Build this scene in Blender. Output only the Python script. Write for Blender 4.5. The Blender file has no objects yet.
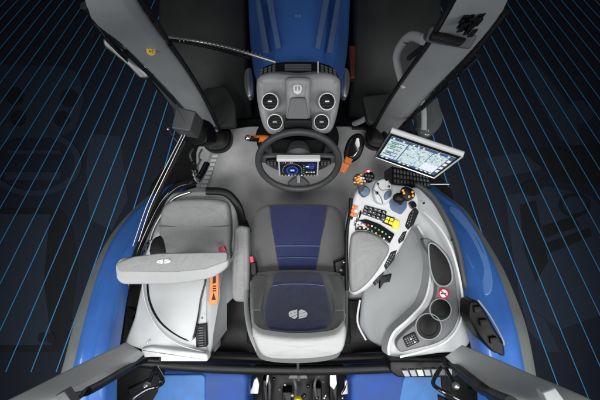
import bpy, math, random
from mathutils import Vector, Matrix
random.seed(7)
S = bpy.context.scene
COL = S.collection
# ------------------------------------------------------------------ camera
F = 360.0; H = 2.5; TH = math.radians(5.0)
CAM = Vector((0, 0, H))
FW = Vector((0, math.sin(TH), -math.cos(TH))); UP = Vector((0, math.cos(TH), math.sin(TH)))
def P(u, v, z):
    d = Vector((1, 0, 0)) * ((u - 300) / F) + UP * ((200 - v) / F) + FW
    return CAM + d * ((z - H) / d.z)
def PP(pts, z=None):
    return [P(p[0], p[1], p[2] if len(p) > 2 else z) for p in pts]
cam = bpy.data.cameras.new('camera'); co = bpy.data.objects.new('camera', cam); COL.objects.link(co)
cam.sensor_width = 36; cam.lens = 36 * F / 600; cam.clip_start = 0.02; cam.clip_end = 200
co.location = CAM; co.rotation_euler = (TH, 0, 0); S.camera = co

# ------------------------------------------------------------------ materials
def mat(name, col, rough=0.5, metal=0.0, bump=0.0, bscale=300, var=0.0, vscale=6, coat=0.0, emit=None, es=0.0, spec=0.5, sheen=0.0, weave=False, crease=0.0):
    m = bpy.data.materials.new(name); m.use_nodes = True; nt = m.node_tree; b = nt.nodes['Principled BSDF']
    b.inputs['Base Color'].default_value = (*col, 1); b.inputs['Roughness'].default_value = rough
    b.inputs['Metallic'].default_value = metal; b.inputs['Coat Weight'].default_value = coat
    b.inputs['Specular IOR Level'].default_value = spec
    b.inputs['Sheen Weight'].default_value = sheen
    if emit: b.inputs['Emission Color'].default_value = (*emit, 1); b.inputs['Emission Strength'].default_value = es
    tc = nt.nodes.new('ShaderNodeTexCoord')
    if var:
        n = nt.nodes.new('ShaderNodeTexNoise'); n.inputs['Scale'].default_value = vscale; n.inputs['Detail'].default_value = 6
        n.inputs['Roughness'].default_value = 0.65
        nt.links.new(tc.outputs['Object'], n.inputs['Vector'])
        r = nt.nodes.new('ShaderNodeMapRange'); r.inputs[1].default_value = 0.25; r.inputs[2].default_value = 0.75
        r.inputs[3].default_value = 1 - var; r.inputs[4].default_value = 1 + var
        nt.links.new(n.outputs['Fac'], r.inputs[0])
        mx = nt.nodes.new('ShaderNodeVectorMath'); mx.operation = 'SCALE'; mx.inputs[0].default_value = col
        nt.links.new(r.outputs[0], mx.inputs['Scale']); nt.links.new(mx.outputs[0], b.inputs['Base Color'])
        r2 = nt.nodes.new('ShaderNodeMapRange'); r2.inputs[1].default_value = 0.3; r2.inputs[2].default_value = 0.7
        r2.inputs[3].default_value = max(0.02, rough * 0.8); r2.inputs[4].default_value = min(1, rough * 1.2)
        nt.links.new(n.outputs['Fac'], r2.inputs[0]); nt.links.new(r2.outputs[0], b.inputs['Roughness'])
    if bump:
        if weave:
            n2 = nt.nodes.new('ShaderNodeTexVoronoi'); n2.inputs['Scale'].default_value = bscale; out = n2.outputs['Distance']
        else:
            n2 = nt.nodes.new('ShaderNodeTexNoise'); n2.inputs['Scale'].default_value = bscale; n2.inputs['Detail'].default_value = 3; out = n2.outputs['Fac']
        nt.links.new(tc.outputs['Object'], n2.inputs['Vector'])
        bp = nt.nodes.new('ShaderNodeBump'); bp.inputs['Strength'].default_value = bump; bp.inputs['Distance'].default_value = 0.002
        nt.links.new(out, bp.inputs['Height']); nt.links.new(bp.outputs[0], b.inputs['Normal'])
        if crease:
            n3 = nt.nodes.new('ShaderNodeTexNoise'); n3.inputs['Scale'].default_value = 11; n3.inputs['Detail'].default_value = 2; n3.inputs['Distortion'].default_value = 1.2
            nt.links.new(tc.outputs['Object'], n3.inputs['Vector'])
            b3 = nt.nodes.new('ShaderNodeBump'); b3.inputs['Strength'].default_value = crease; b3.inputs['Distance'].default_value = 0.02
            nt.links.new(n3.outputs['Fac'], b3.inputs['Height']); nt.links.new(bp.outputs[0], b3.inputs['Normal']); nt.links.new(b3.outputs[0], b.inputs['Normal'])
    return m
M = dict(
    blue=mat('blue_paint', (0.042, 0.145, 0.47), 0.40, 0.0, var=0.14, vscale=4, coat=0.4),
    blue_pale=mat('emblem_and_sheen_blue', (0.12, 0.27, 0.62), 0.42, 0.0, var=0.12, vscale=5, coat=0.2),  # hood emblem colour; on the fender recess it paints in sky reflection
    pale=mat('pale_grey_plastic', (0.50, 0.515, 0.515), 0.5, bump=0.15, bscale=500, var=0.05, vscale=5),
    white=mat('off_white_plastic', (0.66, 0.67, 0.67), 0.42, bump=0.1, bscale=500, var=0.04),
    mid=mat('mid_grey_plastic', (0.30, 0.315, 0.32), 0.5, bump=0.25, bscale=450, var=0.07, vscale=5),
    bowl=mat('bowl_grey_plastic', (0.30, 0.315, 0.32), 0.45, bump=0.25, bscale=450, var=0.07, vscale=5),
    pillar=mat('pillar_grey_plastic', (0.36, 0.375, 0.38), 0.5, bump=0.2, bscale=450, var=0.06, vscale=5),
    sticker=mat('sticker_yellow', (0.75, 0.48, 0.03), 0.5),
    hood_sheen=mat('hood_reflection_colour', (0.10, 0.17, 0.36), 0.4, coat=0.4),  # reflections on the hood, put into the colour
    tray=mat('tray_grey_plastic', (0.13, 0.135, 0.14), 0.5, bump=0.25, bscale=450, var=0.08),
    seatgrey=mat('passenger_vinyl', (0.25, 0.252, 0.25), 0.5, bump=0.4, bscale=330, var=0.06, vscale=7, weave=True, crease=.35),
    brown=mat('dull_orange_lens', (0.13, 0.035, 0.012), 0.4),
    wheel=mat('wheel_leather', (0.045, 0.046, 0.048), 0.5, bump=0.35, bscale=350, var=0.12),
    body_blue=mat('satin_blue_paint', (0.014, 0.055, 0.23), 0.6, var=0.3, vscale=7, spec=0.3),
    body_sheen=mat('satin_blue_reflection', (0.05, 0.15, 0.38), 0.6, var=0.3, vscale=9, spec=0.3),  # paler copy of the panel blue, painting in its reflections
    armgrey=mat('armrest_pale_plastic', (0.58, 0.59, 0.60), 0.45, bump=0.12, bscale=500, var=0.05),
    dash=mat('dash_grey_plastic', (0.33, 0.335, 0.34), 0.42, bump=0.25, bscale=450, var=0.06),
    dark=mat('dark_grey_plastic', (0.075, 0.078, 0.08), 0.5, bump=0.25, bscale=400, var=0.12),
    black=mat('black_plastic', (0.0065, 0.0065, 0.007), 0.42, bump=0.2, bscale=300, var=0.15, spec=0.22),
    gloss=mat('gloss_black', (0.008, 0.008, 0.01), 0.12, coat=0.8),
    mudguard=mat('mudguard_plastic', (0.028, 0.029, 0.028), 0.6, bump=0.3, bscale=200, var=0.25, vscale=3),
    rubber=mat('rubber', (0.011, 0.0115, 0.012), 0.75, bump=0.5, bscale=120, var=0.2, spec=0.2),
    lip=mat('fender_rubber', (0.125, 0.14, 0.135), 0.7, bump=0.3, bscale=200, var=0.1),
    floor=mat('floor_mat_rubber', (0.40, 0.402, 0.395), 0.5, bump=0.5, bscale=260, var=0.22, vscale=5),
    vinyl=mat('grey_vinyl', (0.17, 0.172, 0.17), 0.55, bump=0.45, bscale=330, var=0.08, vscale=7, weave=True),
    vinyl_d=mat('dark_grey_fabric', (0.11, 0.111, 0.11), 0.85, bump=0.7, bscale=500, var=0.12, vscale=12, weave=True, sheen=0.3, crease=.22),
    vinyl_toplit=mat('toplit_grey_vinyl', (0.38, 0.385, 0.385), 0.55, bump=0.45, bscale=300, var=0.06, vscale=9, weave=True, crease=.12),  # paler copy of the seat grey, light on the tops painted in
    blue_f=mat('blue_fabric', (0.010, 0.017, 0.078), 0.85, bump=0.8, bscale=520, var=0.14, vscale=14, weave=True, sheen=0.3, crease=.22),
    thread=mat('thread', (0.45, 0.45, 0.45), 0.7),
    thread_b=mat('blue_thread', (0.10, 0.13, 0.3), 0.7),
    chrome=mat('chrome', (0.75, 0.76, 0.78), 0.18, 1.0),
    steel=mat('brushed_steel', (0.5, 0.5, 0.5), 0.35, 0.9, var=0.1),
    orange=mat('orange_plastic', (0.85, 0.20, 0.02), 0.4, var=0.05),
    amber=mat('amber_plastic', (0.90, 0.38, 0.06), 0.4),
    yellow=mat('yellow_plastic', (0.85, 0.72, 0.03), 0.4),
    red=mat('red_plastic', (0.55, 0.03, 0.05), 0.4),
    green=mat('green_plastic', (0.05, 0.35, 0.10), 0.4),
    slate=mat('slate_blue_plastic', (0.07, 0.12, 0.20), 0.4),
    prnt=mat('printed_white', (0.90, 0.91, 0.93), 0.6),
    glassy=mat('smoked_housing', (0.10, 0.11, 0.11), 0.15, coat=0.5),
    ghost=mat('printed_slate_motif', (0.022, 0.034, 0.060), 0.85),
    ghost_d=mat('printed_dark_motif', (0.0075, 0.009, 0.013), 0.85),
    line=mat('printed_blue_line', (0.065, 0.36, 0.72), 0.8),
    navy=mat('navy_backdrop', (0.0105, 0.0155, 0.031), 0.85, var=0.25, vscale=1.2, bump=0.15, bscale=60),
    lcd=mat('display_black', (0.004, 0.005, 0.010), 0.15, emit=(0.01, 0.015, 0.05), es=0.4),
    e_y=mat('lit_yellow', (0.1, 0.1, 0.02), 0.4, emit=(0.7, 0.6, 0.15), es=0.4),
    e_b=mat('lit_blue', (0.02, 0.04, 0.2), 0.4, emit=(0.05, 0.11, 0.55), es=0.5),
    e_w=mat('lit_white', (0.3, 0.3, 0.3), 0.4, emit=(0.75, 0.85, 1), es=0.7),
)
# lit map screen : speckled pale field map
def screen_mat():
    m = bpy.data.materials.new('lit_map_screen'); m.use_nodes = True; nt = m.node_tree; b = nt.nodes['Principled BSDF']
    tc = nt.nodes.new('ShaderNodeTexCoord')
    v = nt.nodes.new('ShaderNodeTexVoronoi'); v.inputs['Scale'].default_value = 170; nt.links.new(tc.outputs['Object'], v.inputs['Vector'])
    r = nt.nodes.new('ShaderNodeValToRGB'); r.color_ramp.interpolation = 'CONSTANT'
    e = r.color_ramp.elements; e[0].position = 0; e[0].color = (0.62, 0.82, 0.92, 1); e[1].position = 0.86; e[1].color = (0.22, 0.42, 0.50, 1)
    for p, c in ((0.35, (0.85, 0.93, 0.95, 1)), (0.6, (0.45, 0.66, 0.70, 1)), (0.7, (0.75, 0.85, 0.8, 1))):
        k = e.new(p); k.color = c
    s = nt.nodes.new('ShaderNodeSeparateColor'); nt.links.new(v.outputs['Color'], s.inputs[0]); nt.links.new(s.outputs[0], r.inputs[0])
    nt.links.new(r.outputs[0], b.inputs['Emission Color']); b.inputs['Emission Strength'].default_value = 0.8
    b.inputs['Base Color'].default_value = (0.05, 0.05, 0.05, 1); b.inputs['Roughness'].default_value = 0.25
    return m
M['map'] = screen_mat()

# ------------------------------------------------------------------ mesh helpers
def mk(name, geoms, parent=None, ang=42, label=None, cat=None, group=None, kind=None):
    me = bpy.data.meshes.new(name); V = []; Fc = []; mi = []; mats = []
    for g in geoms:
        vs, fs, m = g
        if m not in mats: mats.append(m)
        o = len(V); V += [tuple(p) for p in vs]; Fc += [tuple(i + o for i in f) for f in fs]; mi += [mats.index(m)] * len(fs)
    # put the origin at the centre of the bounding box
    if parent is None or True:
        lo = Vector([min(p[i] for p in V) for i in range(3)]); hi = Vector([max(p[i] for p in V) for i in range(3)]); c = (lo + hi) / 2
    me.from_pydata([tuple(Vector(p) - c) for p in V], [], Fc)
    for m in mats: me.materials.append(M[m])
    for p, k in zip(me.polygons, mi): p.material_index = k; p.use_smooth = True
    me.validate(); me.update()
    import bmesh
    b = bmesh.new(); b.from_mesh(me); bmesh.ops.recalc_face_normals(b, faces=b.faces); b.to_mesh(me); b.free()
    me.set_sharp_from_angle(angle=math.radians(ang))
    o = bpy.data.objects.new(name, me); COL.objects.link(o); o.location = c
    if parent is not None:
        o.parent = parent; o.location = c - wloc(parent)
    if label: o['label'] = label
    if cat: o['category'] = cat
    if group: o['group'] = group
    if kind: o['kind'] = kind
    return o
def wloc(o):
    l = o.location.copy(); p = o.parent
    while p: l += p.location; p = p.parent
    return l
def thing(name, loc, label, cat, group=None):
    o = bpy.data.objects.new(name, None); COL.objects.link(o); o.location = loc; o['label'] = label; o['category'] = cat
    o.empty_display_size = 0.1
    if group: o['group'] = group
    return o
def catmull(pts, n=5, closed=True):
    out = []; N = len(pts); rng = range(N) if closed else range(N - 1)
    for i in rng:
        if closed: p0, p1, p2, p3 = pts[(i-1) % N], pts[i], pts[(i+1) % N], pts[(i+2) % N]
        else: p0, p1, p2, p3 = pts[max(i-1, 0)], pts[i], pts[i+1], pts[min(i+2, N-1)]
        for k in range(n):
            t = k / n
            out.append(0.5 * ((2*p1) + (p2-p0)*t + (2*p0-5*p1+4*p2-p3)*t*t + (3*p1-p0-3*p2+p3)*t*t*t))
    if not closed: out.append(pts[-1])
    return out
def roundc(pts, r, n=4):
    out = []; N = len(pts)
    for i in range(N):
        a, b, c = pts[i-1], pts[i], pts[(i+1) % N]
        d1 = a - b; d2 = c - b
        rr = min(r, d1.length * 0.45, d2.length * 0.45)
        p = b + d1.normalized() * rr; q = b + d2.normalized() * rr
        for k in range(n + 1):
            t = k / n; out.append(p * (1-t)**2 + b * 2*t*(1-t) + q * t*t)
    return out
def newell(pts):
    n = Vector()
    for i in range(len(pts)):
        a, b = pts[i-1], pts[i]; n += a.cross(b)
    n.normalize(); c = sum(pts, Vector()) / len(pts)
    if n.dot(CAM - c) < 0: n = -n
    return n, c
def pad(pts, m, thick=0.05, r=0.01, dome=0.0, smooth=0, rc=0.0, lift=0.0, n=None, steps=4):
    if smooth: pts = catmull(pts, smooth)
    elif rc: pts = roundc(pts, rc)
    nn, c = newell(pts)
    if n is not None: nn = Vector(n).normalized()
    if lift: pts = [p + nn * lift for p in pts]; c = c + nn * lift
    N = len(pts); area = sum((pts[i-1] - c).cross(pts[i] - c).dot(nn) for i in range(N)); sg = 1 if area > 0 else -1
    inn = []
    for i in range(N):
        t1 = (pts[i] - pts[i-1]); t2 = (pts[(i+1) % N] - pts[i])
        t = t1.normalized() + t2.normalized()
        d = nn.cross(t) * sg
        inn.append(d.normalized() if d.length > 1e-9 else Vector())
    V = [p - nn * thick for p in pts]; rings = [list(range(N))]
    for k in range(steps + 1):
        a = math.pi/2 * k / steps; o = len(V)
        V += [pts[i] + inn[i] * r * (1 - math.cos(a)) - nn * r * (1 - math.sin(a)) for i in range(N)]
        rings.append(list(range(o, o + N)))
    last = V[-N:]
    Fs = []
    if dome:
        c2 = sum(last, Vector()) / N
        for k in range(1, 7):
            s = 1 - k / 7.0; o = len(V); h = dome * (1 - s**2.5)
            V += [c2 + (p - c2) * s + nn * h for p in last]; rings.append(list(range(o, o + N)))
        V.append(c2 + nn * dome); ci = len(V) - 1
        Fs += [(rings[-1][i-1], rings[-1][i], ci) for i in range(N)]
    else:
        Fs.append(tuple(rings[-1]))
    for a, b in zip(rings[:-1], rings[1:]):
        Fs += [(a[i-1], a[i], b[i], b[i-1]) for i in range(N)]
    Fs.append(tuple(reversed(rings[0])))
    return (V, Fs, m)
def frame_of(t, ref=Vector((0, 0, 1))):
    t = t.normalized()
    if abs(t.dot(ref)) > 0.97: ref = Vector((1, 0, 0))
    a = t.cross(ref).normalized(); return a, a.cross(t).normalized()
def tube(pts, rad, m, smooth=6, ns=10, closed=False, flat=1.0, ref=Vector((0, 0, 1))):
    if smooth: pts = catmull(pts, smooth, closed)
    N = len(pts); V = []; Fs = []
    for i, p in enumerate(pts):
        if closed: t = pts[(i+1) % N] - pts[i-1]
        else: t = pts[min(i+1, N-1)] - pts[max(i-1, 0)]
        a, b = frame_of(t, ref); rr = rad(i / max(1, N-1)) if callable(rad) else rad
        V += [p + a * math.cos(2*math.pi*k/ns) * rr + b * math.sin(2*math.pi*k/ns) * rr * flat for k in range(ns)]
    for i in range(N if closed else N - 1):
        j = (i + 1) % N
        Fs += [(i*ns+k, i*ns+(k+1) % ns, j*ns+(k+1) % ns, j*ns+k) for k in range(ns)]
    if not closed: Fs += [tuple(reversed(range(ns))), tuple(range((N-1)*ns, N*ns))]
    return (V, Fs, m)
def lathe(prof, c, axis, m, ns=32, sx=1.0, ref=Vector((0, 1, 0))):
    a, b = frame_of(Vector(axis), ref); ax = Vector(axis).normalized(); V = []; Fs = []
    for r, h in prof:
        V += [c + ax * h + a * math.cos(2*math.pi*k/ns) * r * sx + b * math.sin(2*math.pi*k/ns) * r for k in range(ns)]
    for i in range(len(prof) - 1):
        Fs += [(i*ns+k, i*ns+(k+1) % ns, (i+1)*ns+(k+1) % ns, (i+1)*ns+k) for k in range(ns)]
    Fs += [tuple(reversed(range(ns))), tuple(range((len(prof)-1)*ns, len(prof)*ns))]
    return (V, Fs, m)
def ball(c, r, m, sc=(1, 1, 1), ns=16):
    V = []; Fs = []; nr = 9
    for i in range(nr + 1):
        a = math.pi * (i + 0.001 if i == 0 else (i - 0.001 if i == nr else i)) / nr
        V += [c + Vector((math.sin(a)*math.cos(2*math.pi*k/ns)*r*sc[0], math.sin(a)*math.sin(2*math.pi*k/ns)*r*sc[1], math.cos(a)*r*sc[2])) for k in range(ns)]
    for i in range(nr): Fs += [(i*ns+k, i*ns+(k+1) % ns, (i+1)*ns+(k+1) % ns, (i+1)*ns+k) for k in range(ns)]
    return (V, Fs, m)
def bil(q, s, t): return (q[0]*(1-s) + q[1]*s)*(1-t) + (q[3]*(1-s) + q[2]*s)*t
def keys(q, nx, ny, mats, gap=0.2, h=0.004, r=0.0012, lift=0.0):
    out = []
    for j in range(ny):
        for i in range(nx):
            mm = mats[(j*nx+i) % len(mats)]
            if mm is None: continue
            g = gap/2
            c = [bil(q, (i+a)/nx, (j+b)/ny) for a, b in ((g, g), (1-g, g), (1-g, 1-g), (g, 1-g))]
            out.append(pad(c, mm, h*1.5, r, lift=h+lift, steps=2))
    return out
def disc(c, r, n, m, h=0.003, ns=28, r2=None):
    n = Vector(n).normalized(); a, b = frame_of(n, Vector((0, 1, 0))); r2 = r2 or r
    return pad([c + a*math.cos(2*math.pi*k/ns)*r + b*math.sin(2*math.pi*k/ns)*r2 for k in range(ns)], m, h, min(0.001, h/2), n=n, steps=2)
def ring(c, r, rad, n, m, ns=36, tb=8, flat=1.0):
    n = Vector(n).normalized(); a, b = frame_of(n, Vector((0, 1, 0)))
    return tube([c + a*math.cos(2*math.pi*k/ns)*r + b*math.sin(2*math.pi*k/ns)*r for k in range(ns)], rad, m, 0, tb, True, flat, ref=n)
def beam(a, b, m, dep=0.06, r=0.012, rows=None):
    """a, b : pairs of 3D points (two edges at one end / other end)"""
    return pad([a[0], a[1], b[1], b[0]], m, dep, r, rc=0.01, dome=0.004)
def emblem(c, ex, ey, m='prnt', w=0.04, h=0.026, lift=0.0035):
    """two half leaves split by slits"""
    n = ex.cross(ey).normalized(); out = []
    for s in (-1, 1):
        pts = []
        for k in range(-10, 11):
            a = math.pi/2 * k / 10
            pts.append(c + ex*s*(0.06*w + 0.94*w*max(0, math.cos(a))**0.8) + ey*h*math.sin(a)*0.95 + n*lift)
        # cut in three slanted slivers
        cuts = (-1.0, -0.38, 0.22, 1.0)
        for q in range(3):
            lo, hi = cuts[q] + 0.07, cuts[q+1] - 0.07
            row = []
            def w_at(t): return 0.94*w*math.sqrt(max(0.0, 1 - t*t))
            for t in [lo + (hi-lo)*i/5 for i in range(6)]:
                t2 = max(-0.97, min(0.97, t + 0.30*s)); row.append(c + ex*s*(0.08*w + w_at(t2)) + ey*h*t2)
            for t in [hi - (hi-lo)*i/5 for i in range(6)]:
                t2 = max(-0.97, min(0.97, t - 0.30*s)); row.append(c + ex*s*0.08*w + ey*h*t2)
            out.append(pad(row, m, 0.002, 0.0004, lift=lift, steps=1, n=n))
    return out

# ------------------------------------------------------------------ ground backdrop
GZ = -1.3
gr = [([Vector((-20, -20, GZ)), Vector((20, -20, GZ)), Vector((20, 20, GZ)), Vector((-20, 20, GZ))], [(0, 1, 2, 3)], 'navy')]
def flat(pts, m, z): return (PP([(p[0], p[1]) for p in pts], z), [tuple(range(len(pts)))], m)
def annulus(c, rx, ry, k, m, z, n=40):
    V = []; Fs = []
    for i in range(n):
        a = 2*math.pi*i/n
        V += [P(c[0]+rx*math.cos(a), c[1]+ry*math.sin(a), z), P(c[0]+(rx-k)*math.cos(a), c[1]+(ry-k*0.8)*math.sin(a), z)]
    for i in range(n):
        j = (i+1) % n; Fs.append((2*i, 2*j, 2*j+1, 2*i+1))
    return (V, Fs, m)
def ell(c, rx, ry, m, z, n=28): return flat([(c[0]+rx*math.cos(2*math.pi*i/n), c[1]+ry*math.sin(2*math.pi*i/n)) for i in range(n)], m, z)
z1, z2, z3, z4 = GZ+.003, GZ+.006, GZ+.009, GZ+.014
# ghosted motifs left : dashboard, vents, wheel, seat
gr += [flat([(-60, 75), (-20, 64), (60, 66), (80, 74), (84, 100), (76, 128), (60, 138), (-60, 138)], 'ghost', z1),
       ell((69, 98), 9, 9, 'ghost_d', z2), ell((62, 119), 8, 8, 'ghost_d', z2), ell((15, 96), 9, 9, 'ghost_d', z2), ell((18, 118), 8, 8, 'ghost_d', z2),
       flat([(90, 134), (120, 136), (128, 200), (112, 230), (90, 220), (86, 170)], 'ghost', z1),
       annulus((34, 163), 48, 33, 7, 'ghost', z3), flat([(8, 150), (60, 150), (62, 154), (8, 154)], 'ghost', z3),
       flat([(4, 172), (62, 172), (60, 180), (6, 180)], 'ghost', z3),
       flat([(-40, 208), (60, 208), (72, 226), (78, 262), (70, 330), (60, 352), (-40, 352)], 'ghost_d', z1),
       flat([(-10, 214), (50, 214), (44, 280), (52, 345), (-10, 345)], 'ghost', z2),
       ell((42, 338), 4.2, 5.5, 'ghost_d', z3), ell((51, 338), 4.2, 5.5, 'ghost_d', z3)]
# right : armrest console, screen
gr += [flat([(484, 158), (540, 150), (548, 168), (498, 178)], 'ghost', z1),
       flat([(505, 196), (548, 186), (590, 196), (640, 240), (640, 300), (560, 330), (520, 300), (512, 250)], 'ghost', z1),
       flat([(520, 150), (640, 140), (640, 185), (560, 182)], 'ghost_d', z2),
       flat([(520, 205), (536, 200), (548, 262), (536, 282), (524, 250)], 'ghost_d', z2),
       flat([(542, 226), (575, 216), (580, 226), (545, 238)], 'ghost_d', z2),
       flat([(545, 244), (590, 228), (592, 236), (548, 254)], 'ghost_d', z3),
       annulus((575, 205), 16, 12, 4, 'ghost_d', z3), ell((532, 188), 10, 8, 'ghost_d', z3),
       flat([(500, 60), (516, 60), (560, 140), (584, 150), (572, 108), (534, 60)], 'ghost', z1),
       ell((580, 112), 14, 12, 'ghost', z2), flat([(520, 300), (545, 320), (560, 352), (548, 352), (528, 330)], 'ghost', z2)]
# converging light-blue lines
def pline(s, side, va=-220, vb=520, w=0.55, vend=None):
    V = []; n = 6
    vb = vend or vb
    for i in range(n+1):
        v = va + (vb-va)*i/n; u = 300 + side*s*(v+310)
        V += [P(u-w, v, z4), P(u+w, v, z4)]
    return (V, [(2*i, 2*i+1, 2*i+3, 2*i+2) for i in range(n)], 'line')
for k in range(-2, 26): gr.append(pline(.2838+.0369*k, -1, vend=372))
for k in range(-2, 26): gr.append(pline(.3347+.0363*k, 1, vend=400))
mk('ground', gr, kind='structure')

# ------------------------------------------------------------------ tractor
T = thing('tractor', (0, 0, GZ), 'blue tractor with roofless cab, its grey pillars, glossy blue hood and rear fenders', 'tractor')
# hood : crowned loft with two ridges
def loft(secs, m, closed_caps=False):
    V = [p for s in secs for p in s]; n = len(secs[0]); Fs = []
    for i in range(len(secs)-1): Fs += [(i*n+k, i*n+k+1, (i+1)*n+k+1, (i+1)*n+k) for k in range(n-1)]
    return (V, Fs, m)
def hood_sec(v, ul, ur, z):
    A = P(ul, v, z); B = P(ur, v, z); out = []
    prof = [(-.5, -.45), (-.5, -.08), (-.49, -.045), (-.46, -.022), (-.40, -.012), (-.375, .006), (-.35, .006), (-.31, -.010), (-.27, -.006), (-.24, .012), (-.21, .013), (-.17, .002), (-.08, .006), (0, .008)]
    prof = prof + [(-a, b) for a, b in reversed(prof[:-1])]
    for a, b in prof: out.append(A.lerp(B, a+.5) + Vector((0, 0, b*1.1 - .16*(abs(a)*2)**2.6*(1 if abs(a) < .495 else 1))))
    return out
hs = [hood_sec(v, ul, ur, z) for v, ul, ur, z in ((-160, 250, 346, .30), (-90, 244, 352, .42), (-30, 242, 356, .50), (10, 243.5, 354.5, .52), (35, 245.5, 352.5, .53), (55, 248.5, 349, .53), (72, 254, 344, .53), (84, 262, 336, .52))]
hood = mk('hood', [loft(hs, 'blue')], T, 50)
mk('emblem', emblem(P(298, 16, .535), Vector((1, 0, 0)), Vector((0, 1, 0)), 'blue_pale', .018, .012), hood)
for s in (-1, 1):
    f = lambda u: 298 + s*(298-u)
    mk('hood_reflection', [pad(PP([(f(254), -10, .475), (f(258), -10, .495), (f(269), 53, .535), (f(263), 53, .515)]), 'hood_sheen', .01, .002, steps=2)], hood)  # hood reflection painted as a paler strip
    mk('hood_reflection', [pad(PP([(f(265), -10, .553), (f(271), -10, .553), (f(281), 47, .553), (f(276), 49, .553)]), 'hood_sheen', .01, .002, steps=2)], hood)  # second painted reflection, nearer the middle
g = []
for pts, m_ in (([(203, 88), (226, 86), (236, 104), (236, 126), (206, 128), (200, 104)], 'mudguard'), ([(362, 96), (398, 92), (402, 118), (368, 124)], 'mudguard')):
    mk('front_panel', [pad(PP(pts, .18), m_, .05, .01, rc=.03)], T)
# engine sides
mk('engine_frame', [pad(PP([(246, -60), (352, -60), (350, 120), (250, 120)], -.25), 'black', .5, .02)], T)
# front tyres with mudguards
def tyre(cx, cy, cz, R, w, lug=30):
    V = []; Fs = []; ns = 72
    prof = [(R*.55, -w*.36), (R*.72, -w*.5), (R*.9, -w*.5), (R*.97, -w*.42), (R, -w*.2), (R*1.005, 0), (R, w*.2), (R*.97, w*.42), (R*.9, w*.5), (R*.72, w*.5), (R*.55, w*.36)]
    for i in range(ns):
        a = 2*math.pi*i/ns
        for r, x in prof: V.append(Vector((cx+x, cy+r*math.sin(a), cz+r*math.cos(a))))
    n = len(prof)
    for i in range(ns):
        j = (i+1) % ns
        Fs += [(i*n+k, i*n+(k+1) % n, j*n+(k+1) % n, j*n+k) for k in range(n)]
    g = [(V, Fs, 'rubber')]
    for i in range(lug*2):
        a = 2*math.pi*i/(lug*2); s = 1 if i % 2 else -1
        pts = []
        for (x, da) in ((0.03, -.035), (0.5, .02), (0.5, .055), (-.03, .0)):
            aa = a + da*1.6; r = R*(1.0 if x < .4 else .95)
            pts.append(Vector((cx+s*x*w, cy+(r+.03)*math.sin(aa), cz+(r+.03)*math.cos(aa))))
        nrm = Vector((0, math.sin(a), math.cos(a)))
        g.append(pad(pts, 'rubber', .05, .006, n=nrm, steps=1))
    return g
def rim(cx, cy, cz, R, w, m='white'):
    return [lathe([(R*.3, -w*.1), (R*.55, -w*.2), (R*.58, -w*.36), (R*.58, w*.36), (R*.55, w*.2), (R*.3, w*.1)], Vector((cx, cy, cz)), (1, 0, 0), m)]
for s in (-1, 1):
    w = mk('front_wheel', rim(s*.66, 1.55, -.58, .66, .4), T)
    mk('tyre', tyre(s*.66, 1.55, -.58, .71, .5, 20), w)
    sec = []
    for i in range(13):
        a = math.radians(-62 + 122*i/12); r = .80
        sec.append([Vector((s*.66 + x*s*.9, 1.55 - r*math.sin(a) + 0, -.58 + (r-d)*math.cos(a))) for x, d in ((-.33, .10), (-.325, .03), (-.30, .0), (-.1, -.015), (.1, -.015), (.30, .0), (.325, .03), (.33, .10))])
    mk('mudguard', [loft(sec, 'mudguard')], T, 50)
# rear fenders
FL = [  # v, u_outer, u_inner, z
    (184, 170, 188, -.05), (192, 154, 182, .06), (205, 138, 172, .18), (222, 122, 158, .30), (245, 107, 142, .43), (275, 95, 124, .56), (305, 86, 117, .66), (335, 78, 112, .73), (360, 72, 108, .78), (392, 64, 106, .80), (430, 60, 106, .76), (480, 58, 110, .62), (540, 60, 116, .35)]
FR = [(182, 404, 430, -.05), (192, 418, 442, .06), (208, 436, 463, .18), (222, 445, 473, .28), (238, 453, 483, .38), (268, 462, 499, .53), (300, 469, 511, .65), (330, 476, 520, .73), (370, 484, 528, .79), (400, 488, 532, .80), (440, 488, 534, .76), (490, 486, 534, .60), (550, 480, 532, .35)]
def fender(F_, s):
    secs = []; lips = []
    for r in F_:
        v, a, b, z = r; uo, ui = (a, b) if s < 0 else (b, a)
        O = P(uo, v, z); I = P(ui, v, z); sec = []
        for t, h in ((0, -.10), (0.0, -.01), (.03, .004), (.12, .02), (.3, .032), (.36, .024), (.40, .020), (.65, .014), (.72, .022), (.85, .012), (.95, -.008), (1, -.03)):
            sec.append(I.lerp(O, t) + Vector((0, 0, h)))
        secs.append(sec)
        x = O + Vector((0, 0, -.028)); wd = (.022 + .045 * min(1, max(0, (v-190)/130)))
        lips.append([x + Vector((s*q, 0, h)) for q, h in ((-.01, .004), (wd*.3, .004), (wd*.8, -.008), (wd, -.03), (wd, -.09))])
    f = mk('rear_fender', [loft(catsec(secs), 'blue')], T, 50)
    mk('fender_lip', [loft(catsec(lips), 'lip')], f, 50)
    return f
def catsec(secs, n=4):
    cols = [catmull([s[k] for s in secs], n, False) for k in range(len(secs[0]))]
    return [[c[i] for c in cols] for i in range(len(cols[0]))]
fl = fender(FL, -1); fr = fender(FR, 1)
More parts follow.
